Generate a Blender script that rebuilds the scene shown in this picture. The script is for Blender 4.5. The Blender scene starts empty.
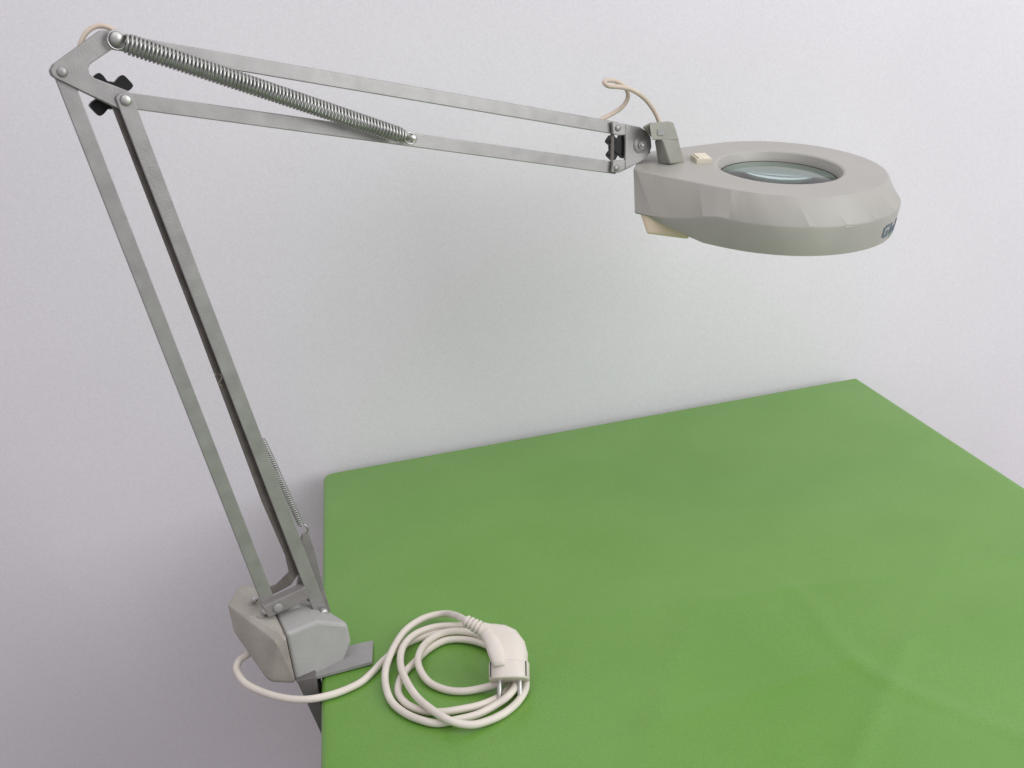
import bpy, bmesh, math, random
from mathutils import Vector, Matrix
random.seed(3)
S = bpy.context.scene
COL = S.collection
TH = 0.74                      # height of the table top

# ---------------------------------------------------------------- camera
cd = bpy.data.cameras.new('camera'); cam = bpy.data.objects.new('camera', cd); COL.objects.link(cam)
cd.sensor_width = 36; cd.lens = 36.387; cd.clip_start = 0.05; cd.clip_end = 50
rows = ((0.9783835, 0.1708934, -0.1164523), (-0.1664619, 0.3166835, -0.9338104), (-0.1227035, 0.9330096, 0.3382852))
cam.matrix_world = Matrix.Translation((0, 0, TH + 0.6)) @ Matrix(rows).to_4x4()
S.camera = cam

# ---------------------------------------------------------------- light
w = bpy.data.worlds.new('World'); S.world = w; w.use_nodes = True
w.node_tree.nodes['Background'].inputs[0].default_value = (0.95, 0.90, 1.0, 1)
w.node_tree.nodes['Background'].inputs[1].default_value = 0.52
def area(name, loc, target, sx, sy, power, color):
    l = bpy.data.lights.new(name, 'AREA'); l.shape = 'RECTANGLE'; l.size = sx; l.size_y = sy
    l.energy = power; l.color = color
    o = bpy.data.objects.new(name, l); COL.objects.link(o); o.location = loc
    o.rotation_euler = (Vector(target) - Vector(loc)).to_track_quat('-Z', 'Y').to_euler()
    return o
area('window_light', (2.0, -0.55, 1.85), (0.2, 1.25, 1.1), 1.5, 1.7, 37, (0.975, 1.0, 1.0))
area('ceiling_bounce_fill', (0.45, 0.0, 3.2), (0.35, 0.9, 0.8), 3.0, 2.6, 27, (1.0, 1.0, 0.97))  # added soft overhead fill in place of ceiling bounce, not a lamp fitting
S.view_settings.view_transform = 'Standard'; S.view_settings.look = 'None'
S.view_settings.exposure = 0.0; S.view_settings.gamma = 1

# ---------------------------------------------------------------- materials
def mat(name, col, rough=0.5, metal=0.0, spec=0.5, var=0.0, vscale=20, bump=0.0, bscale=200, tint=None, **kw):
    m = bpy.data.materials.new(name); m.use_nodes = True
    nt = m.node_tree; b = nt.nodes['Principled BSDF']
    b.inputs['Base Color'].default_value = (*col, 1); b.inputs['Roughness'].default_value = rough
    b.inputs['Metallic'].default_value = metal; b.inputs['Specular IOR Level'].default_value = spec
    for k, v in kw.items(): b.inputs[k.replace('_', ' ')].default_value = v
    tc = nt.nodes.new('ShaderNodeTexCoord')
    if var:
        n = nt.nodes.new('ShaderNodeTexNoise'); n.inputs['Scale'].default_value = vscale; n.inputs['Detail'].default_value = 6
        nt.links.new(tc.outputs['Object'], n.inputs['Vector'])
        r = nt.nodes.new('ShaderNodeValToRGB'); r.color_ramp.elements[0].position = 0.3; r.color_ramp.elements[1].position = 0.72
        c2 = tint or tuple(c * (1 - var) for c in col)
        r.color_ramp.elements[0].color = (*c2, 1); r.color_ramp.elements[1].color = (*[min(1, c * (1 + var * .5)) for c in col], 1)
        nt.links.new(n.outputs['Fac'], r.inputs['Fac']); nt.links.new(r.outputs['Color'], b.inputs['Base Color'])
        mr = nt.nodes.new('ShaderNodeMapRange'); mr.inputs['To Min'].default_value = rough * .85; mr.inputs['To Max'].default_value = min(1, rough * 1.2)
        nt.links.new(n.outputs['Fac'], mr.inputs['Value']); nt.links.new(mr.outputs['Result'], b.inputs['Roughness'])
    if bump:
        n2 = nt.nodes.new('ShaderNodeTexNoise'); n2.inputs['Scale'].default_value = bscale; n2.inputs['Detail'].default_value = 4
        nt.links.new(tc.outputs['Object'], n2.inputs['Vector'])
        bp = nt.nodes.new('ShaderNodeBump'); bp.inputs['Strength'].default_value = bump; bp.inputs['Distance'].default_value = 0.002
        nt.links.new(n2.outputs['Fac'], bp.inputs['Height']); nt.links.new(bp.outputs['Normal'], b.inputs['Normal'])
    return m
def speckle(m, scale, amt):
    nt = m.node_tree; b = nt.nodes['Principled BSDF']; tc = nt.nodes.new('ShaderNodeTexCoord')
    n = nt.nodes.new('ShaderNodeTexNoise'); n.inputs['Scale'].default_value = scale; n.inputs['Detail'].default_value = 2
    nt.links.new(tc.outputs['Object'], n.inputs['Vector'])
    mr = nt.nodes.new('ShaderNodeMapRange'); mr.inputs['From Min'].default_value = .3; mr.inputs['From Max'].default_value = .7
    mr.inputs['To Min'].default_value = 1 - amt; mr.inputs['To Max'].default_value = 1 + amt
    nt.links.new(n.outputs['Fac'], mr.inputs['Value'])
    mx = nt.nodes.new('ShaderNodeMix'); mx.data_type = 'RGBA'; mx.blend_type = 'MULTIPLY'; mx.inputs['Factor'].default_value = 1
    src = b.inputs['Base Color'].links[0].from_socket
    nt.links.new(src, mx.inputs['A']); nt.links.new(mr.outputs['Result'], mx.inputs['B']); nt.links.new(mx.outputs['Result'], b.inputs['Base Color'])
M = {}
M['wall'] = mat('wall_paint', (0.775, 0.752, 0.785), 0.9, var=0.045, vscale=2.2, bump=0.13, bscale=160, spec=0.2)
M['floor'] = mat('floor_lino', (0.30, 0.27, 0.25), 0.6, var=0.1, vscale=6)
M['wood'] = mat('table_wood', (0.35, 0.24, 0.15), 0.55, var=0.3, vscale=9)
M['alu'] = mat('arm_metal', (0.35, 0.338, 0.33), 0.36, metal=0.5, var=0.15, vscale=55, bump=0.12, bscale=900)
M['alu_dark'] = mat('arm_shaded_metal', (0.15, 0.128, 0.118), 0.6, metal=0.2, var=0.35, vscale=60, bump=0.2, bscale=500)  # arm metal darkened: shade inside the channel is put into the colour
M['steel'] = mat('bright_steel', (0.55, 0.54, 0.52), 0.42, metal=0.8, var=0.1, vscale=200)
M['spring'] = mat('spring_steel', (0.47, 0.475, 0.45), 0.30, metal=0.95, var=0.15, vscale=90)
M['shell'] = mat('head_enamel', (0.40, 0.385, 0.35), 0.42, var=0.07, vscale=18, bump=0.12, bscale=700)
M['cream'] = mat('cream_plastic', (0.86, 0.70, 0.54), 0.45, var=0.12, vscale=30)
M['switch'] = mat('switch_cream', (0.76, 0.70, 0.56), 0.45, var=0.1, vscale=120)
M['switch_base'] = mat('switch_base', (0.60, 0.55, 0.44), 0.45, var=0.15, vscale=90)
M['bracket'] = mat('bracket_enamel', (0.30, 0.30, 0.255), 0.45, var=0.12, vscale=50, bump=0.15, bscale=600)
M['olive'] = mat('housing_olive', (0.41, 0.395, 0.345), 0.5, var=0.2, vscale=28, tint=(0.335, 0.30, 0.26), bump=0.2, bscale=500)
M['grey'] = mat('housing_grey', (0.42, 0.415, 0.40), 0.5, var=0.12, vscale=26, bump=0.2, bscale=500)
M['cast'] = mat('bracket_cast', (0.235, 0.218, 0.21), 0.5, var=0.2, vscale=40, bump=0.2, bscale=500)
M['web'] = mat('clamp_web_grey', (0.15, 0.14, 0.135), 0.55, var=0.2, vscale=40)
M['clamp'] = mat('clamp_grey', (0.32, 0.315, 0.31), 0.5, var=0.15, vscale=40, bump=0.1, bscale=500)
M['black'] = mat('knob_black', (0.010, 0.010, 0.011), 0.45, spec=0.3, var=0.2, vscale=60)
M['cord'] = mat('cord_cream', (0.75, 0.69, 0.61), 0.5, var=0.08, vscale=45)
M['cord_old'] = mat('cord_aged', (0.62, 0.52, 0.42), 0.5, var=0.15, vscale=60)
M['plug'] = mat('plug_cream', (0.70, 0.64, 0.575), 0.42, var=0.06, vscale=50)
M['navy'] = mat('badge_navy', (0.09, 0.135, 0.19), 0.4)
M['teal'] = mat('badge_green', (0.22, 0.36, 0.27), 0.4)
M['dark'] = mat('dark_slot', (0.05, 0.045, 0.04), 0.7)
M['glass'] = mat('lens_glass', (0.74, 0.94, 0.93), 0.01, Transmission_Weight=1.0, IOR=1.5)
M['inner'] = mat('lens_ring', (0.20, 0.20, 0.19), 0.5)
def cloth_mat():
    m = mat('green_oilcloth', (0.125, 0.335, 0.045), 0.42, spec=0.6, bump=0.12, bscale=420)
    nt = m.node_tree; b = nt.nodes['Principled BSDF']; tc = nt.nodes.new('ShaderNodeTexCoord')
    n = nt.nodes.new('ShaderNodeTexNoise'); n.inputs['Scale'].default_value = 9; n.inputs['Detail'].default_value = 8
    nt.links.new(tc.outputs['Object'], n.inputs['Vector'])
    r = nt.nodes.new('ShaderNodeValToRGB'); r.color_ramp.elements[0].position = .3; r.color_ramp.elements[1].position = .7
    r.color_ramp.elements[0].color = (0.134, 0.308, 0.046, 1); r.color_ramp.elements[1].color = (0.154, 0.335, 0.058, 1)
    nt.links.new(n.outputs['Fac'], r.inputs['Fac']); nt.links.new(r.outputs['Color'], b.inputs['Base Color'])
    n3 = nt.nodes.new('ShaderNodeTexNoise'); n3.inputs['Scale'].default_value = 14; n3.inputs['Detail'].default_value = 3
    nt.links.new(tc.outputs['Object'], n3.inputs['Vector'])
    mr = nt.nodes.new('ShaderNodeMapRange'); mr.inputs['To Min'].default_value = 0.30; mr.inputs['To Max'].default_value = 0.36
    nt.links.new(n3.outputs['Fac'], mr.inputs['Value']); nt.links.new(mr.outputs['Result'], b.inputs['Roughness'])
    return m
M['cloth'] = cloth_mat()
speckle(M['cloth'], 520, .07); speckle(M['wall'], 420, .035)

# ---------------------------------------------------------------- helpers
def obj(name, bm, m, parent=None, smooth=None, bevel=None, seg=2, mats=None):
    me = bpy.data.meshes.new(name)
    bmesh.ops.recalc_face_normals(bm, faces=bm.faces)
    bm.to_mesh(me); bm.free()
    for x in (mats or [m]): me.materials.append(x)
    o = bpy.data.objects.new(name, me); COL.objects.link(o)
    if parent: o.parent = parent
    if bevel:
        b = o.modifiers.new('bevel', 'BEVEL'); b.width = bevel; b.segments = seg; b.limit_method = 'ANGLE'; b.angle_limit = math.radians(28)
        b.harden_normals = False
    if smooth:
        for p in me.polygons: p.use_smooth = True
        me.set_sharp_from_angle(angle=math.radians(smooth))
    return o
def tag(o, label=None, cat=None, kind=None):
    if label: o['label'] = label
    if cat: o['category'] = cat
    if kind: o['kind'] = kind
    return o
def box(bm, lo, hi):
    r = bmesh.ops.create_cube(bm, size=1)
    for v in r['verts']: v.co = Vector([(lo[i] + hi[i]) / 2 + v.co[i] * (hi[i] - lo[i]) for i in range(3)])
    return r['verts']
def plate(bm, pts, d0, d1):
    """pts: list of local (s, d, z); extruded through the arm plane from d0 to d1"""
    f = [bm.verts.new((p[0], d0, p[2])) for p in pts]; b = [bm.verts.new((p[0], d1, p[2])) for p in pts]
    n = len(pts); bm.faces.new(f); bm.faces.new(b[::-1])
    for i in range(n): bm.faces.new((f[i], f[(i + 1) % n], b[(i + 1) % n], b[i]))
def hull(bm, pts):
    vs = [bm.verts.new(p) for p in pts]
    r = bmesh.ops.convex_hull(bm, input=vs)
    bmesh.ops.delete(bm, geom=[v for v in bm.verts if not v.link_faces], context='VERTS')
    bmesh.ops.dissolve_limit(bm, angle_limit=math.radians(2), verts=bm.verts, edges=bm.edges)
def basis(axis):
    z = Vector(axis).normalized(); x = z.orthogonal().normalized(); return x, z.cross(x), z
def lathe(bm, c, axis, prof, seg=32):
    """prof: list of (radius, height along axis)"""
    x, y, z = basis(axis); c = Vector(c); rings = []
    for r, h in prof:
        if r < 1e-6: rings.append([bm.verts.new(c + z * h)])
        else: rings.append([bm.verts.new(c + z * h + (x * math.cos(t) + y * math.sin(t)) * r) for t in [2 * math.pi * k / seg for k in range(seg)]])
    for a, b in zip(rings, rings[1:]):
        for k in range(seg):
            k2 = (k + 1) % seg
            if len(a) == 1 and len(b) == 1: continue
            if len(a) == 1: bm.faces.new((a[0], b[k], b[k2]))
            elif len(b) == 1: bm.faces.new((a[k], a[k2], b[0]))
            else: bm.faces.new((a[k], a[k2], b[k2], b[k]))
    return rings
def catmull(P, sub=10):
    P = [Vector(p) for p in P]; P = [P[0] * 2 - P[1]] + P + [P[-1] * 2 - P[-2]]; out = []
    for i in range(1, len(P) - 2):
        a, b, c, d = P[i - 1:i + 3]
        for k in range(sub):
            t = k / sub
            out.append(0.5 * (2 * b + (c - a) * t + (2 * a - 5 * b + 4 * c - d) * t * t + (3 * b - a - 3 * c + d) * t ** 3))
    out.append(P[-2]); return out
def sweep(bm, path, rad, seg=12, cap=True, aspect=1.0):
    n = len(path); rad = rad if isinstance(rad, (list, tuple)) else [rad] * n
    T = [(path[min(i + 1, n - 1)] - path[max(i - 1, 0)]).normalized() for i in range(n)]
    x = T[0].orthogonal().normalized(); rings = []
    for i in range(n):
        x = (x - T[i] * x.dot(T[i])).normalized(); y = T[i].cross(x)
        rings.append([bm.verts.new(path[i] + (x * math.cos(t) + y * math.sin(t) * aspect) * rad[i]) for t in [2 * math.pi * k / seg for k in range(seg)]])
    for a, b in zip(rings, rings[1:]):
        for k in range(seg): bm.faces.new((a[k], a[(k + 1) % seg], b[(k + 1) % seg], b[k]))
    if cap: bm.faces.new(rings[0][::-1]); bm.faces.new(rings[-1])
def smooth_noise(x, y, s=0):
    return math.sin(x * 7.1 + 1.3 + s) * math.cos(y * 5.3 + .7 * s) + .5 * math.sin(x * 13.7 + y * 11.1 + s)

# ---------------------------------------------------------------- the room's wall and floor
bm = bmesh.new(); box(bm, (-2.6, 1.4395, -0.02), (3.0, 1.56, 2.6))
tag(obj('wall', bm, M['wall']), kind='structure')
bm = bmesh.new(); box(bm, (-2.6, -2.0, -0.06), (3.0, 1.4395, -0.001))
tag(obj('floor', bm, M['floor']), kind='structure')

# ---------------------------------------------------------------- table
TX0, TX1, TY0, TY1 = -0.1165, 0.7135, 0.0, 1.4170
t = bpy.data.objects.new('table', None); COL.objects.link(t); t.location = ((TX0 + TX1) / 2, (TY0 + TY1) / 2, 0)
tag(t, 'rectangular wooden table hidden under the green oilcloth, standing against the wall', 'table')
cx, cy = t.location[0], t.location[1]
bm = bmesh.new(); box(bm, (TX0 + .004 - cx, TY0 + .004 - cy, TH - .030), (TX1 - .004 - cx, TY1 - .004 - cy, TH - .003))
obj('tabletop', bm, M['wood'], t, bevel=.004)
for sx in (TX0 + .06, TX1 - .06):
    for sy in (TY0 + .06, TY1 - .06):
        bm = bmesh.new(); box(bm, (sx - .025 - cx, sy - .025 - cy, 0), (sx + .025 - cx, sy + .025 - cy, TH - .030))
        obj('leg', bm, M['wood'], t, bevel=.003)
# the oilcloth: one sheet, top and hanging sides in one grid with rounded edge
def cloth():
    bm = bmesh.new(); nx, ny = 150, 230; R_ = .006; D = .11
    def prof(a, lo, hi):     # arc-length along the sheet -> (position, drop)
        L = hi - lo; q = math.pi / 2 * R_
        if a < 0:
            e = -a
            if e < q: an = e / R_; return lo + R_ - R_ * math.sin(an), R_ - R_ * math.cos(an)
            return lo - .0015 * math.sin(min(1, (e - q) / .02)), R_ + e - q
        if a > L - 2 * R_:
            e = a - (L - 2 * R_)
            if e < q: an = e / R_; return hi - R_ + R_ * math.sin(an), R_ - R_ * math.cos(an)
            return hi + .0015 * math.sin(min(1, (e - q) / .02)), R_ + e - q
        return lo + R_ + a, 0.0
    def samples(L, n):
        e = [-D, -.08, -.05, -.03, -.02] + [-R_ * math.pi / 2 * k / 6 for k in range(6, 0, -1)]
        mid = [(L - 2 * R_) * k / n for k in range(n + 1)]
        return e + mid + [L - 2 * R_ - v for v in reversed(e)]
    xs = samples(TX1 - TX0, nx); ys = samples(TY1 - TY0, ny); G = []
    for a in xs:
        row = []
        for b in ys:
            px, dx = prof(a, TX0, TX1); py, dy = prof(b, TY0, TY1)
            z = TH - max(dx, dy)
            for ex, sx in ((TX0, -1), (TX1, 1)):
                for ey, sy in ((TY0, -1), (TY1, 1)):
                    RC = .016 if sx < 0 else .006; u_ = (px - (ex - sx * RC)) * sx / RC; v_ = (py - (ey - sy * RC)) * sy / RC
                    if u_ > 0 and v_ > 0:
                        k_ = max(u_, v_) / math.hypot(u_, v_); px = ex - sx * RC + sx * u_ * k_ * RC; py = ey - sy * RC + sy * v_ * k_ * RC
            # the corner of the sheet rounds off
            if dx > 0 and dy > 0: z = TH - max(dx, dy) - .15 * min(dx, dy)
            # soft creases left from folding, and a few long wrinkles near the front right
            if dx == 0 and dy == 0:
                z += .00035 * smooth_noise(px * 2.3, py * 2.1)
                u = px * .83 + py * .55
                fr = max(0, min(1, (1.02 - py) / .35)) * max(0, min(1, (px + .02) / .2))
                z += 1.15 * fr * (.0012 * math.exp(-((px - .19 - .55 * (py - .75)) / .018) ** 2)
                         + .0014 * math.exp(-((px - .40 + .30 * (py - .75) + .02 * math.sin(py * 19)) / .011) ** 2)
                         + .0010 * math.exp(-((px - .30 - .9 * (py - .62)) / .014) ** 2)
                         + .0010 * math.exp(-((py - .70 - .16 * px) / .012) ** 2))
                z += .0007 * math.exp(-((py - .93 + .10 * px) / .010) ** 2) * (1 if px > .1 else 0.3)
                z = max(z, TH - .0008)
            row.append(bm.verts.new((px, py, z)))
        G.append(row)
    for i in range(len(xs) - 1):
        for j in range(len(ys) - 1): bm.faces.new((G[i][j], G[i + 1][j], G[i + 1][j + 1], G[i][j + 1]))
    o = obj('tablecloth', bm, M['cloth'], smooth=60)
    s = o.modifiers.new('solid', 'SOLIDIFY'); s.thickness = .0012; s.offset = -1
    return o
tag(cloth(), 'bright green oilcloth with faint creases spread over the table', 'tablecloth')

# ---------------------------------------------------------------- magnifier lamp
# local axes: x along the arm, y away from the viewer across it, z up; z = 0 is the table top
ANG = math.radians(21)
lamp = bpy.data.objects.new('magnifier_lamp', None); COL.objects.link(lamp)
lamp.location = (-0.1419, 0.9358, TH); lamp.rotation_euler = (0, 0, ANG)
tag(lamp, 'grey swing arm magnifier lamp with ring head, clamped to the green table edge', 'magnifying lamp')

def bar(name, p, q, wd, d0, d1, m, ext=.0066, hole=True, bev=.0008):
    p = Vector(p); q = Vector(q); a = (q - p).normalized(); a.y = 0; a.normalize(); n = Vector((-a.z, 0, a.x)); r = wd / 2
    pts = []
    for k in range(9):
        an = math.pi / 2 + math.pi * k / 8; pts.append(p + a * math.cos(an) * r * .55 + n * math.sin(an) * r - a * (ext - r * .55))
    for k in range(9):
        an = -math.pi / 2 + math.pi * k / 8; pts.append(q + a * math.cos(an) * r * .55 + n * math.sin(an) * r + a * (ext - r * .55))
    bm = bmesh.new(); plate(bm, pts, d0, d1); return obj(name, bm, m, lamp, bevel=bev)
def rivet(c, r, d, m='steel', h=.003, name='rivet', washer=None, parent=None, axis=(0, -1, 0)):
    bm = bmesh.new(); c = Vector((c[0], d, c[2]))
    pr = []
    if washer: pr += [(0, -.001), (washer, -.001), (washer, .0008), (r, .001)]
    else: pr += [(0, -.001), (r, -.001)]
    pr += [(r, h * .35), (r * .86, h * .75), (r * .5, h), (0, h * 1.05)]
    lathe(bm, c, axis, pr, 24); return obj(name, bm, M[m], parent or lamp, smooth=50)

# lower arm: flat bar at the left, channel at the right
bar('lower_arm_bar', (-0.0755, -0.0000, 0.5970), (-0.0129, -0.0000, 0.0825), .0132, .001, .0045, M['alu'])
bar('lower_arm_channel', (-0.0337, 0.0000, 0.5686), (0.0353, -0.0000, 0.0502), .0136, -.0050, -.0025, M['alu'])
bm = bmesh.new()
plate(bm, [(-0.0366, 0.0020, 0.5662), (-0.0303, 0.0020, 0.5588), (0.0009, 0.0020, 0.3602), (0.0261, 0.0020, 0.1565), (0.0282, 0.0020, 0.1106), (0.0220, 0.0020, 0.0958), (0.0130, 0.0020, 0.0880), (-0.0011, 0.0020, 0.0858), (-0.0158, 0.0020, 0.0851),
           (-0.0150, 0.0020, 0.0939), (-0.0003, 0.0020, 0.0947), (0.0139, 0.0020, 0.1026), (0.0140, 0.0020, 0.1208), (0.0033, 0.0020, 0.1846), (-0.0188, 0.0020, 0.3701), (-0.0371, 0.0020, 0.5103), (-0.0442, 0.0020, 0.5650)], .0015, .0035)
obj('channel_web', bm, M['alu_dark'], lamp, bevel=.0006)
bm = bmesh.new()
plate(bm, [(-0.0342, -0.0000, 0.5546), (-0.0307, 0.0000, 0.5557), (0.0297, -0.0000, 0.0738), (0.0253, 0.0000, 0.0733)], -.0028, .002)
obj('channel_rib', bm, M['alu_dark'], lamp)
# lint caught on the channel
bm = bmesh.new()
for k in range(3):
    c = Vector((-0.0127, -0.0040, 0.3189)) + Vector((random.uniform(-.004, .004), 0, random.uniform(-.010, .010)))
    sweep(bm, catmull([c + Vector((random.uniform(-.004, .004), random.uniform(-.002, .001), .004 * j)) for j in range(4)], 5), .00011, 5)
obj('lint', bm, M['cord_old'], lamp)

# upper arm
bar('upper_arm_bar', (-0.0283, 0.0000, 0.6145), (0.4573, -0.0000, 0.4675), .0132, .0045, .0085, M['alu'])
bar('upper_arm_bar', (-0.0331, 0.0000, 0.5690), (0.4514, -0.0000, 0.4260), .0130, .0045, .0085, M['alu'])

# elbow plate
el = [(-0.0835, -0.0000, 0.5996), (-0.0798, 0.0000, 0.6037), (-0.0384, -0.0000, 0.6246), (-0.0331, -0.0000, 0.6240), (-0.0273, -0.0000, 0.6187), (-0.0261, -0.0000, 0.6139), (-0.0345, 0.0000, 0.6087), (-0.0531, 0.0000, 0.6002), (-0.0554, -0.0000, 0.5974), (-0.0556, 0.0000, 0.5935), (-0.0528, -0.0000, 0.5892), (-0.0291, -0.0000, 0.5756), (-0.0266, 0.0000, 0.5688), (-0.0305, 0.0000, 0.5629), (-0.0381, -0.0000, 0.5617), (-0.0805, -0.0000, 0.5923), (-0.0834, 0.0000, 0.5957)]
bm = bmesh.new(); plate(bm, el, -.0022, .0007); obj('elbow_plate', bm, M['alu'], lamp, bevel=.0006)
bm = bmesh.new(); plate(bm, el, .0100, .0125); obj('elbow_plate', bm, M['alu'], lamp, bevel=.0006)
def knob(c, d, r, lobe, parent, rot=0.3, n=4):
    bm = bmesh.new(); c = Vector((c[0], d, c[2]))
    lathe(bm, c, (0, 1, 0), [(0, -.004), (r * .55, -.004), (r * .6, .006), (r * .4, .009), (0, .009)], 24)
    for k in range(n):
        an = rot + k * 2 * math.pi / n; a = Vector((math.cos(an), 0, math.sin(an))); t_ = Vector((-a.z, 0, a.x)); pts = []
        for (l, wv) in ((0, .42), (.55, .30), (.8, .33), (.97, .30), (1.0, .16)):
            pts.append((l, wv))
        P = [c + a * r * l + t_ * r * wv for l, wv in pts] + [c + a * r * l - t_ * r * wv for l, wv in reversed(pts)]
        f = [bm.verts.new(p + Vector((0, -.003, 0))) for p in P]; b = [bm.verts.new(p + Vector((0, .006, 0))) for p in P]
        bm.faces.new(f); bm.faces.new(b[::-1])
        for i in range(len(P)): bm.faces.new((f[i], f[(i + 1) % len(P)], b[(i + 1) % len(P)], b[i]))
    return obj('knob', bm, M['black'], parent, bevel=.0008)
knob((-0.0396, 0.0200, 0.5735), .019, .0195, 0, lamp, rot=math.radians(32))
rivet((-0.0403, 0.0100, 0.5748), .003, .0135, 'steel', .004, name='knob_bolt')

rivet((-0.0755, -0.0000, 0.5970), .0042, -.0022, 'alu', .0022)
rivet((-0.0331, 0.0000, 0.5690), .0046, -.0055, 'steel', .0026)
rivet((0.4579, 0.0000, 0.4674), .0035, -.0005, 'alu', .002)
rivet((0.4514, -0.0000, 0.4260), .0035, -.0005, 'alu', .002)
rivet((0.2161, -0.0000, 0.4968), .0043, -.0065, 'steel', .003)

# balance spring between elbow and upper arm
def coil(name, p, q, R0, R1, wire, pitch, m, parent, seg=18, hooks=True):
    p = Vector(p); q = Vector(q); L = (q - p).length; z = (q - p).normalized(); x = Vector((0, 1, 0)); x = (x - z * x.dot(z)).normalized(); y = z.cross(x)
    turns = L / pitch; N = int(turns * seg); path = []
    for i in range(N + 1):
        f = i / N; an = f * turns * 2 * math.pi; r = R0 + (R1 - R0) * f
        if f < .02: r *= .8 + .2 * f / .02
        if f > .975: r *= .75 + .25 * (1 - f) / .025
        path.append(p + z * L * f + (x * math.cos(an) + y * math.sin(an)) * r)
    bm = bmesh.new(); sweep(bm, path, wire / 2, 7); return obj(name, bm, m, parent, smooth=80)
spr = coil('balance_spring', (-0.0255, -0.0125, 0.6129), (0.2051, -0.0115, 0.5005), .0076, .0064, .0024, .0033, M['spring'], lamp)
def ring_loop(c, d, r, wire, m, parent, tail=None, name='spring_hook'):
    bm = bmesh.new(); c = Vector((c[0], d, c[2])); path = [c + Vector((math.cos(a), 0, math.sin(a))) * r for a in [2 * math.pi * k / 30 * .93 for k in range(31)]]
    if tail is not None: path.append(Vector(tail))
    sweep(bm, path, wire / 2, 8); return obj(name, bm, m, parent, smooth=80)
ring_loop((-0.0297, -0.0085, 0.6155), -.0085, .0072, .0018, M['spring'], spr, (-0.0246, -0.0125, 0.6101))
ring_loop((0.2122, -0.0085, 0.4973), -.0085, .0052, .0018, M['spring'], spr, (0.2050, -0.0125, 0.5028))
rivet((-0.0293, -0.0060, 0.6167), .0056, -.0085, 'steel', .0035)
bm = bmesh.new(); c = Vector((-0.0281, -0.0000, 0.6153)); lathe(bm, (c.x, .0085, c.z), (0, -1, 0), [(0, 0), (.0035, 0), (.0035, .018), (0, .018)], 20); obj('pivot_pin', bm, M['steel'], lamp, smooth=40)
bm = bmesh.new(); c = Vector((0.2161, -0.0000, 0.4968)); lathe(bm, (c.x, .0045, c.z), (0, -1, 0), [(0, 0), (.0025, 0), (.0025, .0125), (0, .0125)], 20); obj('pivot_pin', bm, M['steel'], lamp, smooth=40)
# slimmer spring beside the channel near the base
sp2 = coil('tension_spring', (0.0173, 0.0060, 0.2444), (0.0362, 0.0040, 0.1463), .0034, .0033, .0011, .0024, M['spring'], lamp, seg=14)
sweep_bm = bmesh.new(); sweep(sweep_bm, catmull([(0.0381, 0.0060, 0.1471), (0.0409, 0.0040, 0.1434), (0.0420, 0.0040, 0.1385), (0.0385, 0.0050, 0.1349)], 6), .0009, 8); obj('spring_hook', sweep_bm, M['spring'], sp2, smooth=80)

# arm-end joint plate
jp = [(0.4514, -0.0000, 0.4741), (0.4695, 0.0000, 0.4702), (0.4876, -0.0000, 0.4636), (0.4971, -0.0000, 0.4568), (0.5011, 0.0000, 0.4486), (0.5010, -0.0000, 0.4400), (0.4969, -0.0000, 0.4331), (0.4867, -0.0000, 0.4272), (0.4699, -0.0000, 0.4232), (0.4548, 0.0000, 0.4205), (0.4451, 0.0000, 0.4228)]
bm = bmesh.new()
plate(bm, [(0.4688, -0.0000, 0.4698), (0.4876, -0.0000, 0.4636), (0.4971, -0.0000, 0.4568), (0.5011, 0.0000, 0.4486), (0.5010, -0.0000, 0.4400), (0.4969, -0.0000, 0.4331), (0.4867, -0.0000, 0.4272), (0.4699, -0.0000, 0.4232), (0.4630, -0.0000, 0.4217)], -.0005, .0030)
obj('joint_plate', bm, M['alu'], lamp, bevel=.0007)
bm = bmesh.new(); plate(bm, [(0.4515, -0.0000, 0.4747), (0.4688, -0.0000, 0.4698), (0.4676, -0.0000, 0.4584), (0.4590, -0.0000, 0.4593), (0.4514, -0.0000, 0.4621)], -.0005, .0030); obj('joint_plate', bm, M['alu'], lamp, bevel=.0007)
bm = bmesh.new(); plate(bm, [(0.4484, 0.0000, 0.4351), (0.4641, -0.0000, 0.4323), (0.4630, -0.0000, 0.4217), (0.4548, -0.0000, 0.4202), (0.4451, 0.0000, 0.4228)], -.0005, .0030); obj('joint_plate', bm, M['alu'], lamp, bevel=.0007)
bm = bmesh.new(); plate(bm, [(0.4522, -0.0000, 0.4630), (0.4559, -0.0000, 0.4614), (0.4522, -0.0000, 0.4333), (0.4483, -0.0000, 0.4340)], .0034, .0060); obj('joint_web', bm, M['alu_dark'], lamp, bevel=.0005)
bm = bmesh.new(); plate(bm, [(0.4768, 0.0110, 0.4683), (0.4958, 0.0110, 0.4620), (0.5085, 0.0110, 0.4502), (0.5067, 0.0110, 0.4319), (0.4922, 0.0110, 0.4257), (0.4709, 0.0110, 0.4196)], .0100, .0120); obj('joint_plate', bm, M['alu'], lamp, bevel=.0007)
knob((0.4621, 0.0080, 0.4462), .008, .0150, 0, lamp, rot=math.radians(42), n=4)
bm = bmesh.new(); c = Vector((0.4857, -0.0000, 0.4447)); lathe(bm, (c.x, -.0005, c.z), (0, -1, 0), [(0, -.001), (.0088, -.001), (.0088, .0010), (.0070, .0016), (.0062, .0010), (.0045, .0012), (.0040, .0034), (0, .0036)], 32)
obj('washer', bm, M['alu'], lamp, smooth=35)
rivet((0.4857, -0.0000, 0.4447), .0026, -.0038, 'steel', .0026)

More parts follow.
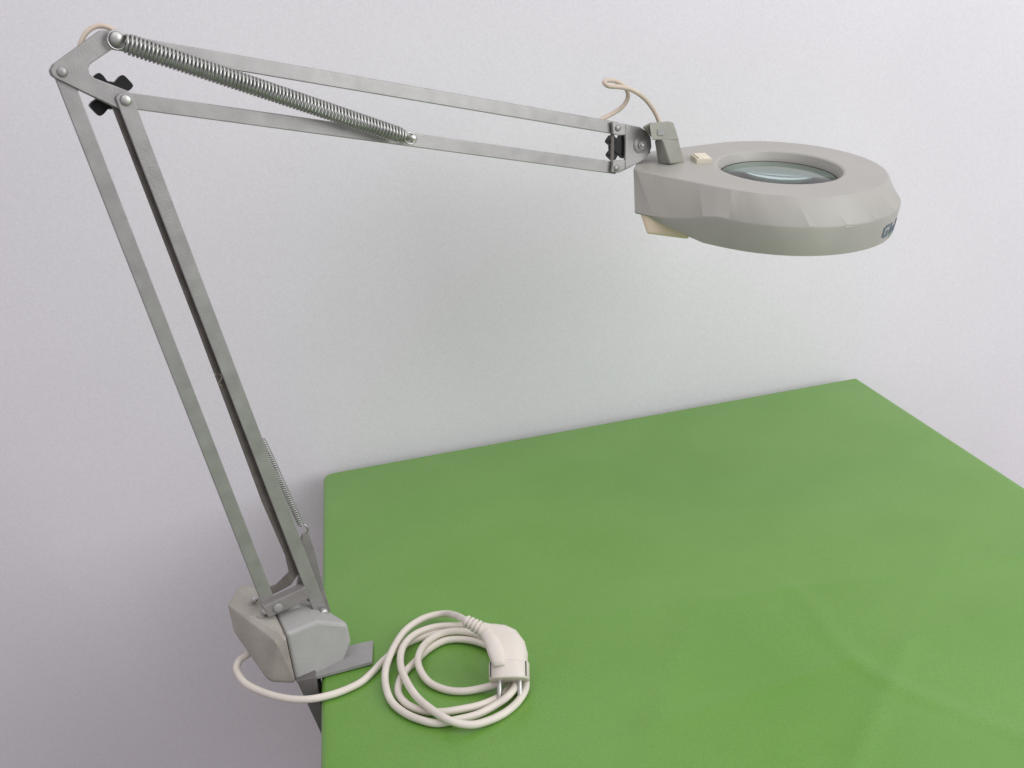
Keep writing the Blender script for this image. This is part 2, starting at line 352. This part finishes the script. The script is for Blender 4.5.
# ---- head frame
Rz = Matrix.Rotation(ANG, 3, 'Z')
nloc = Vector((0.05206, -0.17330, 0.98349)).normalized(); a_ = (Vector((1, 0, 0)) - nloc * nloc.x).normalized(); b_ = nloc.cross(a_)
HM = Matrix((a_, b_, nloc)).transposed().to_4x4(); HM.translation = Vector((0.6111, -0.0800, 0.4039))
R0 = .1140
NF = Vector((-.1390, .0640)); NB = Vector((-.0800, .1210))     # corners of the neck end
NDIR = Vector((-.76392, .64532)); TDIR = Vector((.71919, .69481))
def outline(r, end, side, wf, wb, che, facet=0.0, n=61):
    """circle of radius r plus a short neck: end = reach, side = where the side corner sits, wf / wb = half widths towards and away from the viewer"""
    def tang(c, sgn):
        d = c.length; return math.atan2(c.y, c.x) + sgn * math.acos(min(1, r / d))
    F = NDIR * side - TDIR * wf; B = NDIR * side + TDIR * wb
    a0 = tang(F, 1); a1 = tang(B, -1); st = a0; en = a1
    while en < st: en += 2 * math.pi
    pts = [Vector((math.cos(an), math.sin(an))) * r for an in [st + (en - st) * k / (n - 1) for k in range(n)]]
    if facet:           # flats of four segments each, rounded where they meet the skirt
        q_ = list(pts)
        for k in range(n - 1):
            m_ = k // 4 * 4; f_ = (k - m_) / 4; pts[k] = q_[k].lerp(q_[m_].lerp(q_[m_ + 4], f_), facet)
    nk = [pts[-1], B, NDIR * end + TDIR * (wb - che), NDIR * end - TDIR * (wf - che), F, pts[0]]
    for a, b in zip(nk, nk[1:]):
        for q in range(1, 7): pts.append(a + (b - a) * q / 6)
    pts.pop(); return pts
HOLE = .0673
TOPO = (.1140, .1525, .148, .047, .036, .008); MIDO = (.1300, .1440, .124, .082, .055, .010, .3)
bm = bmesh.new()
def ringv(pts, z): return [bm.verts.new((p.x, p.y, z)) for p in pts]
def circ_pts(r, k): 
    o = outline(*TOPO); return [Vector((p.x, p.y)).normalized() * r for p in o]
loops = [ringv(circ_pts(.0640, 0), -.0560), ringv(circ_pts(.0640, 0), -.0120), ringv(circ_pts(.0652, 0), -.0065), ringv(circ_pts(HOLE, 0), -.0012), ringv(circ_pts(HOLE + .0022, 0), 0),
         ringv(outline(.1128, .1512, .1468, .0460, .035, .008), 0), ringv(outline(.1142, .1527, .1482, .0472, .0362, .008, .8), -.0009)]
loops_top = loops[-1]
def neckk(p, a, b):
    k = max(0, min(1, (p.dot(NDIR) - a) / (b - a))); return k * k * (3 - 2 * k)
loops.append([bm.verts.new((p.x, p.y, -.0250 - .0120 * neckk(p, .06, .125))) for p in outline(*MIDO)])
loops.append([bm.verts.new((p.x, p.y, -.0275 - .0110 * neckk(p, .06, .125))) for p in outline(.1303, .1443, .1243, .0822, .055, .010)])
# lower skirt: full depth round the ring, cut short under the neck
o = outline(.1272, .1425, .122, .0815, .054, .010)
SK = lambda p: -.0572 + .0105 * neckk(p, .072, .122) + .0065 * neckk(p, .121, .139)
loops.append([bm.verts.new((p.x, p.y, SK(p))) for p in o])
loops.append([bm.verts.new((p.x * .975, p.y * .975, SK(p))) for p in o])
loops.append([bm.verts.new((p.x * .93, p.y * .93, -.0300)) for p in o])
for A_, B_ in zip(loops, loops[1:]):
    N = len(A_)
    for k in range(N): bm.faces.new((A_[k], A_[(k + 1) % N], B_[(k + 1) % N], B_[k]))
loops_top = [0] * len(loops_top)
head = obj('lamp_head', bm, M['shell'], lamp, smooth=24)
head.matrix_local = HM
for e in head.data.edges:        # the sloping side of the ring is moulded in flats
    i0, i1 = e.vertices; a, b = head.data.vertices[i0].co, head.data.vertices[i1].co
    if min(math.hypot(a.x, a.y), math.hypot(b.x, b.y)) > .105 and abs(a.z - b.z) > .004 and min(a.z, b.z) > -.0405 and max(a.z, b.z) > -.002:
        k = min(i0, i1) % len(loops_top); e.use_edge_sharp = (k % 4 == 0) or k >= 60
# cream diffuser under the ring and cream lower shell under the neck
bm = bmesh.new(); lathe(bm, (0, 0, 0), (0, 0, 1), [(.0645, -.0450), (.0700, -.0520), (.113, -.0520), (.1175, -.0440), (.1175, -.0320), (.0645, -.0320)], 72)
obj('diffuser', bm, M['cream'], head, smooth=40)
bm = bmesh.new(); pts = []
tdir = TDIR; nd = NDIR
def NP(al, ac, z): q = nd * al + tdir * ac; return (q.x, q.y, z)
hull(bm, [NP(.1400, -.073, -.036), NP(.138, .046, -.044), NP(.121, -.080, -.044), NP(.121, .050, -.044), NP(.129, -.079, -.0600), NP(.116, .040, -.0630),
          NP(.086, -.084, -.0615), NP(.078, .060, -.0625), NP(.070, -.088, -.044), NP(.070, .070, -.044)])
obj('neck_cover', bm, M['cream'], head, bevel=.003, seg=3)
# lens
bm = bmesh.new()
LZ = .0072
pr = [(0, -.0130)] + [(.0625 * k / 14, -.0130 - .0052 * (k / 14) ** 2) for k in range(1, 15)] + [(.0625, -.0215)] + [(.0625 * k / 14, -.0267 + .0052 * (k / 14) ** 2) for k in range(13, 0, -1)] + [(0, -.0267)]
lathe(bm, (0, 0, LZ), (0, 0, 1), pr, 96); obj('lens', bm, M['glass'], head, smooth=35)
bm = bmesh.new(); lathe(bm, (0, 0, LZ), (0, 0, 1), [(.0638, -.0180), (.0620, -.0180), (.0620, -.0186), (.0638, -.0186), (.0638, -.0180)], 96)
obj('lens_ring', bm, M['dark'], head, smooth=30)
# rocker switch on the neck
sw = Vector((-.0600, .0600)); bm = bmesh.new()
def swb(bm, x0, x1, y0, y1, z0, z1):
    ex = Vector((.93, -.37)); ey = Vector((.37, .93)); vs = box(bm, (0, 0, 0), (1, 1, 1))
    for v in vs:
        x = x0 + (x1 - x0) * v.co.x; y = y0 + (y1 - y0) * v.co.y; p = sw + ex * x + ey * y; v.co = Vector((p.x, p.y, z0 + (z1 - z0) * v.co.z))
swb(bm, -.0090, .0090, -.0110, .0110, -.001, .0048); so = obj('switch', bm, M['switch_base'], head, bevel=.0006)
bm = bmesh.new(); swb(bm, -.0064, .0074, -.0100, .0100, .0010, .0062); obj('rocker', bm, M['switch'], so, bevel=.0006)
# scratch where the enamel is chipped, and the maker's badge on the skirt
bm = bmesh.new(); r = R0 + .0088
def skirt(an, z, out=.0004): 
    rr = .1303 - (-.0275 - z) * .103 + out; return Vector((math.cos(an) * rr, math.sin(an) * rr, z))
import mathutils
def angle_patch(bm, a0, a1, z0, z1, out=.0003, n=6):
    top = [bm.verts.new(skirt(a0 + (a1 - a0) * k / n, z1, out)) for k in range(n + 1)]; bot = [bm.verts.new(skirt(a0 + (a1 - a0) * k / n, z0, out)) for k in range(n + 1)]
    for k in range(n): bm.faces.new((bot[k], bot[k + 1], top[k + 1], top[k]))
def thick(o, t_=.0003):
    s = o.modifiers.new('solid', 'SOLIDIFY'); s.thickness = t_; s.offset = 0; return o
dg = math.radians
BA = dg(-76)
for (a, b, z0, z1) in ((0, 1.8, -.0495, -.0385), (1.8, 6.2, -.0510, -.0480), (1.8, 6.2, -.0400, -.0370), (4.0, 6.2, -.0480, -.0435)): angle_patch(bm, BA + dg(a), BA + dg(b), z0, z1)
thick(obj('badge', bm, M['navy'], head))
bm = bmesh.new()
for (a, b, z0, z1) in ((8, 9.6, -.0505, -.0375), (10.6, 12, -.0505, -.0430), (12, 14, -.0450, -.0430), (14, 15.4, -.0505, -.0430), (16.6, 18, -.0505, -.0375), (19.2, 20.6, -.0505, -.0430), (20.6, 23, -.0505, -.0490), (20.6, 23, -.0450, -.0430)): angle_patch(bm, BA + dg(a), BA + dg(b), z0, z1)
thick(obj('badge', bm, M['navy'], head))
bm = bmesh.new(); angle_patch(bm, BA + dg(9), BA + dg(25), -.0545, -.0525); thick(obj('badge_underline', bm, M['teal'], head))
bm = bmesh.new(); angle_patch(bm, dg(-103), dg(-99.5), -.0280, -.0276, .0003); thick(obj('chip', bm, M['switch'], head))

# bracket standing on the neck, holding the joint
def HL(p): return HM @ Vector(p)
bm = bmesh.new()
F1 = Vector((0.5080, -0.0230, 0.4215)); F0 = Vector((0.5028, -0.0060, 0.4209)); F2 = Vector((0.5328, -0.0170, 0.4178)); F3 = F0 + F2 - F1
T1 = Vector((0.4982, -0.0230, 0.4499)); T0 = Vector((0.5005, -0.0060, 0.4478)); T2 = Vector((0.5260, -0.0170, 0.4451)); T3 = T0 + T2 - T1
U1 = Vector((0.4932, -0.0210, 0.4660)); U0 = Vector((0.4976, -0.0040, 0.4648)); U2 = Vector((0.5209, -0.0150, 0.4630)); U3 = U0 + U2 - U1
def slab(bm, a, b):
    va = [bm.verts.new(p) for p in a]; vb = [bm.verts.new(p) for p in b]
    bm.faces.new(va[::-1]); bm.faces.new(vb)
    for k in range(4): bm.faces.new((va[k], va[(k + 1) % 4], vb[(k + 1) % 4], vb[k]))
slab(bm, [F0, F1, F2, F3], [T0, T1, T2, T3])
hb = obj('head_bracket', bm, M['bracket'], lamp, bevel=.0022, seg=3)
bm = bmesh.new()
hull(bm, [(0.4847, -0.0232, 0.4511), (0.5247, -0.0185, 0.4438), (0.5204, -0.0165, 0.4636), (0.5131, -0.0165, 0.4664), (0.4877, -0.0215, 0.4689), (0.4842, -0.0215, 0.4669), (0.4993, -0.0040, 0.4480), (0.5372, -0.0030, 0.4416), (0.5305, -0.0030, 0.4617), (0.4990, -0.0030, 0.4646)])
obj('bracket_cap', bm, M['bracket'], hb, bevel=.0020, seg=3)
bm = bmesh.new(); hull(bm, [(0.4933, 0.0040, 0.4626), (0.5045, 0.0040, 0.4657), (0.5209, 0.0040, 0.4631), (0.5206, 0.0040, 0.4452), (0.5082, 0.0040, 0.4462), (0.5059, 0.0040, 0.4509), (0.4985, 0.0040, 0.4596),
    (0.4828, -0.0100, 0.4647), (0.4939, -0.0100, 0.4677), (0.4952, -0.0100, 0.4531), (0.5038, 0.0180, 0.4606), (0.5152, 0.0180, 0.4636), (0.5318, 0.0180, 0.4610), (0.5315, 0.0180, 0.4429), (0.5189, 0.0180, 0.4439), (0.5165, 0.0180, 0.4487)])
obj('bracket_yoke', bm, M['bracket'], hb, bevel=.0018, seg=3)
bm = bmesh.new(); bmesh.ops.create_cube(bm, size=1)
sc = Vector((0.4981, -0.0214, 0.4568)); e1 = (Vector((0.5247, -0.0185, 0.4438)) - Vector((0.4847, -0.0232, 0.4511))).normalized(); e2 = (Vector((0.4877, -0.0215, 0.4689)) - Vector((0.4847, -0.0232, 0.4511))).normalized(); e3 = e1.cross(e2).normalized()
for v in bm.verts: v.co = sc + e1 * v.co.x * .0095 + e2 * v.co.y * .0060 + e3 * v.co.z * .0016
obj('bracket_slot', bm, M['clamp'], hb, bevel=.0004)
bm = bmesh.new(); fc = (F0 + F1 + F2 + F3) / 4
lathe(bm, fc + Vector((0, 0, -.003)), nloc, [(0, -.001), (.0165, -.001), (.0165, .0016), (.0150, .0024), (0, .0024)], 32); obj('bracket_foot', bm, M['bracket'], hb, smooth=30)

# supply cord: loop at the head, bow at the elbow
bm = bmesh.new(); sweep(bm, catmull([(0.4158, 0.0110, 0.4795), (0.4341, 0.0120, 0.4761), (0.4528, 0.0120, 0.4794), (0.4705, 0.0080, 0.4862), (0.4779, 0.0040, 0.4966), (0.4722, -0.0000, 0.5078), (0.4578, -0.0030, 0.5160), (0.4387, -0.0140, 0.5190), (0.4295, -0.0240, 0.5178),
     (0.4305, -0.0300, 0.5146), (0.4469, -0.0260, 0.5113), (0.4677, -0.0180, 0.5054), (0.4869, -0.0120, 0.4944), (0.5008, -0.0080, 0.4808), (0.5078, -0.0070, 0.4681), (0.5097, -0.0070, 0.4592)], 10), .0024, 12)
obj('head_cord', bm, M['cord_old'], lamp, smooth=80)
bm = bmesh.new(); sweep(bm, catmull([(-0.0596, 0.0140, 0.6029), (-0.0547, 0.0160, 0.6148), (-0.0473, 0.0180, 0.6241), (-0.0384, 0.0180, 0.6282), (-0.0304, 0.0160, 0.6268), (-0.0233, 0.0140, 0.6211), (-0.0122, 0.0130, 0.6111), (0.0068, 0.0130, 0.6039)], 10), .0021, 12)
obj('elbow_cord', bm, M['cord_old'], lamp, smooth=80)

# ---- base housing, clamp and bracket
D0 = -.034
front = [(-0.0108, -0.0340, -0.0002), (-0.0100, -0.0340, 0.0590), (0.0228, -0.0340, 0.0594), (0.0512, -0.0340, 0.0434), (0.0513, -0.0340, 0.0209), (0.0398, -0.0340, 0.0034)]
bm = bmesh.new()
fs_ = [Vector(p) for p in front]
back = [(-0.0052, 0.0400, 0.0675), (0.0315, 0.0400, 0.0654), (0.0452, 0.0100, 0.0447), (0.0570, -0.0100, 0.0313)]
s0, s1, r1, r2, r3, r4 = fs_
hull(bm, [s0, s1, r1, r2, r3, r4, Vector((-0.0052, 0.0400, 0.0675)), Vector((0.0274, 0.0400, 0.0562)), Vector((0.0394, -0.0040, 0.0480)), Vector((0.0522, -0.0240, 0.0415)),
          Vector((s0.x, .040, .002)), Vector((r4.x, .020, .002)), Vector((r2.x, .000, .02))])
hs = obj('base_housing', bm, M['grey'], lamp, bevel=.0035, seg=3)
bm = bmesh.new()
g = .0007
hull(bm, [s0 + Vector((-g, 0, 0)), s1 + Vector((-g, .0, .0003)), Vector((-0.0056, 0.0400, 0.0683)), Vector((-0.0179, 0.0550, 0.0814)), Vector((-0.0318, 0.0520, 0.0802)), Vector((-0.0463, 0.0400, 0.0730)), Vector((-0.0487, 0.0300, 0.0471)),
          Vector((-0.0349, -0.0180, 0.0035)), Vector((-0.0210, -0.0310, 0.0532)), Vector((s0.x - g, .055, .010))])
cap = obj('housing_cover', bm, M['olive'], lamp, bevel=.005, seg=4)
# bracket casting carrying both pivots
bm = bmesh.new()
plate(bm, [(-0.0172, 0.0040, 0.0755), (0.0185, 0.0040, 0.0802), (0.0251, 0.0040, 0.0971), (0.0310, 0.0040, 0.1258), (0.0360, 0.0040, 0.1351), (0.0424, 0.0040, 0.1350), (0.0442, 0.0040, 0.1172), (0.0458, 0.0040, 0.0652), (0.0478, 0.0040, 0.0417), (0.0359, 0.0040, 0.0372), (0.0311, 0.0040, 0.0572), (0.0214, 0.0040, 0.0684), (-0.0142, 0.0040, 0.0602)], .0042, .0085)
obj('base_bracket', bm, M['cast'], lamp, bevel=.0008)
bm = bmesh.new()
plate(bm, [(-0.0211, -0.0060, 0.0819), (0.0246, -0.0060, 0.0857), (0.0271, -0.0060, 0.0719), (0.0172, -0.0060, 0.0702), (-0.0179, -0.0060, 0.0679)], -.0085, .0040)
obj('base_bracket', bm, M['cast'], lamp, bevel=.0012)
rivet((-0.0070, -0.0090, 0.0751), .0048, -.0088, 'clamp', .002, name='bolt')
bm = bmesh.new(); lathe(bm, (0.0366, -0.0040, 0.0504), (0, -1, 0), [(0, -.012), (.0032, -.012), (.0032, .004), (.0047, .004), (.0047, .0075), (.003, .009), (0, .009)], 24); obj('bolt', bm, M['steel'], lamp, smooth=40)
# post socket under the bracket
bm = bmesh.new(); c = Vector((0.0098, 0.0040, 0.0639)); lathe(bm, (c.x, c.y + .006, .030), (0, 0, 1), [(0, 0), (.011, 0), (.011, .034), (.009, .037), (0, .037)], 28); obj('post', bm, M['clamp'], lamp, smooth=40)
# two shiny clamping screws
for (h, tl) in (((-0.0203, 0.0180, 0.0794), (-0.0263, 0.0260, 0.0688)), ((-0.0182, -0.0060, 0.0761), (-0.0243, 0.0060, 0.0636))):
    h = Vector(h); tl = Vector(tl); ax = h - tl; L = ax.length
    bm = bmesh.new(); lathe(bm, tl, ax, [(0, 0), (.0020, 0), (.0020, L * .8), (.0031, L * .8), (.0034, L * .95), (.0020, L * 1.05), (0, L * 1.06)], 20); obj('screw', bm, M['steel'], cap, smooth=40)
    bm = bmesh.new(); lathe(bm, tl, ax, [(0, -.004), (.0036, -.004), (.0036, L * .4), (.0026, L * .5), (0, L * .5)], 20); obj('screw_boss', bm, M['olive'], cap, smooth=40)
# clamp: upper jaw on the table, web and lower jaw round the edge
bm = bmesh.new()
ja = [Vector((0.0622, -0.0549, 0.0055)), Vector((0.0781, -0.0207, 0.0055)), Vector((0.0241, -0.0019, 0.0055)), Vector((-0.0001, -0.0384, 0.0055))]
lo = [p - Vector((0, 0, .0042)) for p in ja]; slab(bm, lo, ja); obj('clamp_jaw', bm, M['clamp'], lamp, bevel=.0006)
bm = bmesh.new()
W0 = [Vector((-0.0016, -0.0162, 0.0010)), Vector((0.0156, -0.0222, 0.0010)), Vector((0.0271, 0.0086, 0.0010)), Vector((0.0106, 0.0182, 0.0010))]
def tolocal(wx, wy, wz): return Matrix.Rotation(-ANG, 3, 'Z') @ (Vector((wx + .1419, wy - .9358, wz)))
X1 = TX0 - .004
slab(bm, [tolocal(X1 - .006, .895, -.062), tolocal(X1, .895, -.062), tolocal(X1, .935, -.062), tolocal(X1 - .006, .935, -.062)],
     [tolocal(X1 - .0185, .895, .008), tolocal(X1, .895, .008), tolocal(X1, .935, .008), tolocal(X1 - .0185, .935, .008)])
obj('clamp_web', bm, M['web'], lamp, bevel=.0008)
bm = bmesh.new()
slab(bm, [tolocal(X1 - .005, .895, -.066), tolocal(X1 + .045, .895, -.066), tolocal(X1 + .045, .935, -.066), tolocal(X1 - .005, .935, -.066)],
     [tolocal(X1 - .005, .895, -.061), tolocal(X1 + .045, .895, -.061), tolocal(X1 + .045, .935, -.061), tolocal(X1 - .005, .935, -.061)])
obj('clamp_jaw', bm, M['clamp'], lamp, bevel=.0008)
bm = bmesh.new(); c = tolocal(X1 + .032, .915, 0); lathe(bm, (c.x, c.y, -.095), (0, 0, 1), [(0, 0), (.014, 0), (.014, .006), (.004, .007), (.004, .060), (.010, .061), (.010, .0635), (0, .0635)], 24); obj('clamp_screw', bm, M['steel'], lamp, smooth=40)

# ---- mains cord: from the housing, over the edge of the table, coiled, into the plug
L0, L1, L2, L3 = .0038, .0085, .0125, .0175
cordpts = [(-0.0291, 0.0290, 0.0220), (-0.0397, 0.0251, 0.0180), (-0.0496, 0.0272, 0.0130), (-0.0552, 0.0190, 0.0080), (-0.0525, -0.0078, 0.0050), (-0.0361, -0.0425, 0.0040), (-0.0152, -0.0678, 0.0045), (0.0096, -0.0787, 0.0045), (0.0366, -0.0789, 0.0038),
 (0.0545, -0.0712, 0.0038), (0.0723, -0.0598, 0.0038), (0.0889, -0.0522, 0.0038), (0.1062, -0.0483, 0.0038), (0.1236, -0.0497, 0.0038), (0.1439, -0.0549, 0.0038), (0.1627, -0.0676, 0.0038), (0.1768, -0.0925, 0.0038), (0.1804, -0.1261, 0.0038), (0.1714, -0.1565, 0.0038), (0.1565, -0.1759, 0.0038), (0.1374, -0.1866, 0.0038), (0.1155, -0.1862, 0.0038), (0.0949, -0.1785, 0.0038), (0.0792, -0.1694, 0.0038), (0.0675, -0.1561, 0.0038),
 (0.0610, -0.1377, 0.0038), (0.0629, -0.1164, 0.0038), (0.0763, -0.0959, 0.0038), (0.0946, -0.0845, 0.0038), (0.1165, -0.0734, 0.0040), (0.1377, -0.0716, 0.0045), (0.1551, -0.0863, 0.0050), (0.1659, -0.1124, 0.0060), (0.1675, -0.1493, 0.0085), (0.1652, -0.1808, 0.0090), (0.1596, -0.1940, 0.0060), (0.1449, -0.2045, 0.0040), (0.1266, -0.2106, 0.0038), (0.1079, -0.2111, 0.0045), (0.0918, -0.2080, 0.0070), (0.0788, -0.1962, 0.0110), (0.0727, -0.1729, 0.0115), (0.0702, -0.1446, 0.0110), (0.0740, -0.1110, 0.0100), (0.0818, -0.0828, 0.0100), (0.0951, -0.0615, 0.0110), (0.1139, -0.0488, 0.0105), (0.1347, -0.0476, 0.0090), (0.1522, -0.0583, 0.0090), (0.1690, -0.0793, 0.0105),
 (0.1764, -0.1111, 0.0105), (0.1734, -0.1455, 0.0105), (0.1623, -0.1699, 0.0110), (0.1421, -0.1740, 0.0085), (0.1268, -0.1662, 0.0050), (0.1107, -0.1566, 0.0040), (0.0992, -0.1423, 0.0038), (0.0925, -0.1222, 0.0045), (0.0935, -0.1017, 0.0080), (0.0999, -0.0874, 0.0110), (0.1153, -0.0713, 0.0105), (0.1352, -0.0650, 0.0100), (0.1524, -0.0761, 0.0115), (0.1659, -0.0974, 0.0105), (0.1684, -0.1374, 0.0130), (0.1634, -0.1723, 0.0140), (0.1528, -0.1894, 0.0110), (0.1393, -0.1972, 0.0090), (0.1245, -0.1963, 0.0045), (0.1059, -0.1962, 0.0038), (0.0884, -0.1909, 0.0038), (0.0720, -0.1837, 0.0038),
 (0.0624, -0.1708, 0.0038), (0.0541, -0.1504, 0.0038), (0.0512, -0.1262, 0.0045), (0.0573, -0.0998, 0.0060), (0.0680, -0.0794, 0.0100), (0.0895, -0.0539, 0.0115), (0.1117, -0.0347, 0.0110), (0.1359, -0.0267, 0.0100), (0.1552, -0.0350, 0.0110), (0.1577, -0.0600, 0.0200), (0.1549, -0.0853, 0.0290), (0.1526, -0.1102, 0.0360)]
path = catmull(cordpts, 8)
bm = bmesh.new(); sweep(bm, path, .0036, 14); obj('mains_cord', bm, M['cord'], lamp, smooth=80)
bm = bmesh.new(); c = Vector((-0.0341, 0.0279, 0.0200)); lathe(bm, c, Vector((-0.0436, 0.0276, 0.0160)) - c, [(0, -.006), (.0058, -.006), (.0052, .003), (0, .003)], 20); obj('cord_grommet', bm, M['dark'], cap, smooth=40)

# ---- plug, leaning on its pins on top of the coil.  local: x right, y away from the pins, z towards the viewer
pz = Vector((-.0, -.64, .768)); 
PW = Vector((0.0627, 0.8134, 0.7560))
right = Vector((.985, -.13, .02)).normalized()
yax = Vector((-.02, .72, .69)).normalized(); right = (right - yax * right.dot(yax)).normalized(); zax = right.cross(yax)
PM = Matrix((right, yax, zax)).transposed().to_4x4() @ Matrix.Rotation(math.radians(-12), 4, 'Z'); PM.translation = PW
lampM = Matrix.Translation(lamp.location) @ Matrix.Rotation(ANG, 4, 'Z')
mm = .001
def section_loft(bm, secs, seg=32, expo=2.4, cap=True):
    """secs: (centre(x,y,z), direction(x,y), halfwidth in plane, half depth in z)"""
    rings = []
    for (c, d, rw, rd) in secs:
        d = Vector((d[0], d[1], 0)).normalized(); s = Vector((d.y, -d.x, 0)); c = Vector(c)
        row = []
        for k in range(seg):
            t = 2 * math.pi * k / seg; ct, st = math.cos(t), math.sin(t); e = 2 / expo
            row.append(bm.verts.new((c + s * rw * math.copysign(abs(ct) ** e, ct) + Vector((0, 0, 1)) * rd * math.copysign(abs(st) ** e, st)) * mm))
        rings.append(row)
    for a, b in zip(rings, rings[1:]):
        for k in range(seg): bm.faces.new((a[k], a[(k + 1) % seg], b[(k + 1) % seg], b[k]))
    if cap: bm.faces.new(rings[0][::-1]); bm.faces.new(rings[-1])
bm = bmesh.new()
section_loft(bm, [((0, 0, 0), (0, 1), 18.3, 16.6), ((0, 1.0, 0), (0, 1), 19.0, 17.4), ((0, 15, 0), (0, 1), 19.0, 17.2), ((0, 16.4, 0), (0, 1), 18.3, 16.2), ((0, 17, 0), (0, 1), 17.4, 14.6), ((0, 24, 0), (0, 1), 18.0, 13.0), ((-1.5, 31.5, 0), (-.25, 1), 17.2, 11.2),
    ((-5, 38, 0), (-.7, 1), 15.0, 10.2), ((-11, 42.5, 0), (-1.1, 1), 12.3, 9.4), ((-17, 45, 0), (-1.5, 1), 9.6, 8.6), ((-21, 46.6, 0), (-1.7, 1), 8.0, 7.8), ((-25, 48.5, 0), (-1.7, 1), 7.0, 7.0)], 40, 2.6)
plug = obj('plug', bm, M['plug'], lamp, smooth=38)
plug.matrix_local = lampM.inverted() @ PM
# ribbed bend relief
bm = bmesh.new(); secs = []
a0 = Vector((-24, 47.8)); a1 = Vector((-42, 58.5)); dr = (a1 - a0).normalized(); x_ = 0; Lr = (a1 - a0).length; k = 0
while x_ < Lr:
    f = x_ / Lr; r = 7.3 - 1.9 * f
    for (dx, rr) in ((0, r - 1.5), (.5, r), (2.6, r), (3.1, r - 1.5), (4.2, r - 1.5)):
        q = a0 + dr * (x_ + dx); secs.append(((q.x, q.y, -1.5 * f), dr, rr, rr))
    x_ += 4.2
section_loft(bm, secs, 24, 2.0); obj('bend_relief', bm, M['plug'], plug, smooth=35)
# raised finger grip
bm = bmesh.new()
section_loft(bm, [((-22.5, 46.0, 1.0), (.75, -1), 5.6, 7.2), ((-18, 39.5, 4.0), (.55, -1), 6.8, 9.0), ((-13.5, 31, 8.0), (.38, -1), 7.8, 9.0), ((-10, 21.5, 11.5), (.25, -1), 7.9, 8.6),
    ((-8.2, 14, 13.0), (.15, -1), 7.0, 8.0), ((-7.6, 10.6, 12.5), (.1, -1), 6.0, 6.8)], 20, 3.2)
obj('finger_grip', bm, M['plug'], plug, smooth=30, bevel=.0008)
for x in (-9.5, 9.5):
    bm = bmesh.new(); lathe(bm, (x * mm, 0, 0), (0, -1, 0), [(0, -.002), (.0024, -.002), (.0024, .0165), (.0018, .0188), (0, .019)], 20); obj('pin', bm, M['steel'], plug, smooth=40)
for x in (-1, 1):
    bm = bmesh.new(); box(bm, (min(x * .0158, x * .0169), .0020, .0085), (max(x * .0158, x * .0169), .0155, .0122)); obj('earth_clip', bm, M['dark'], plug, bevel=.0003)

# ---------------------------------------------------------------- render
S.render.resolution_x = 1024; S.render.resolution_y = 768
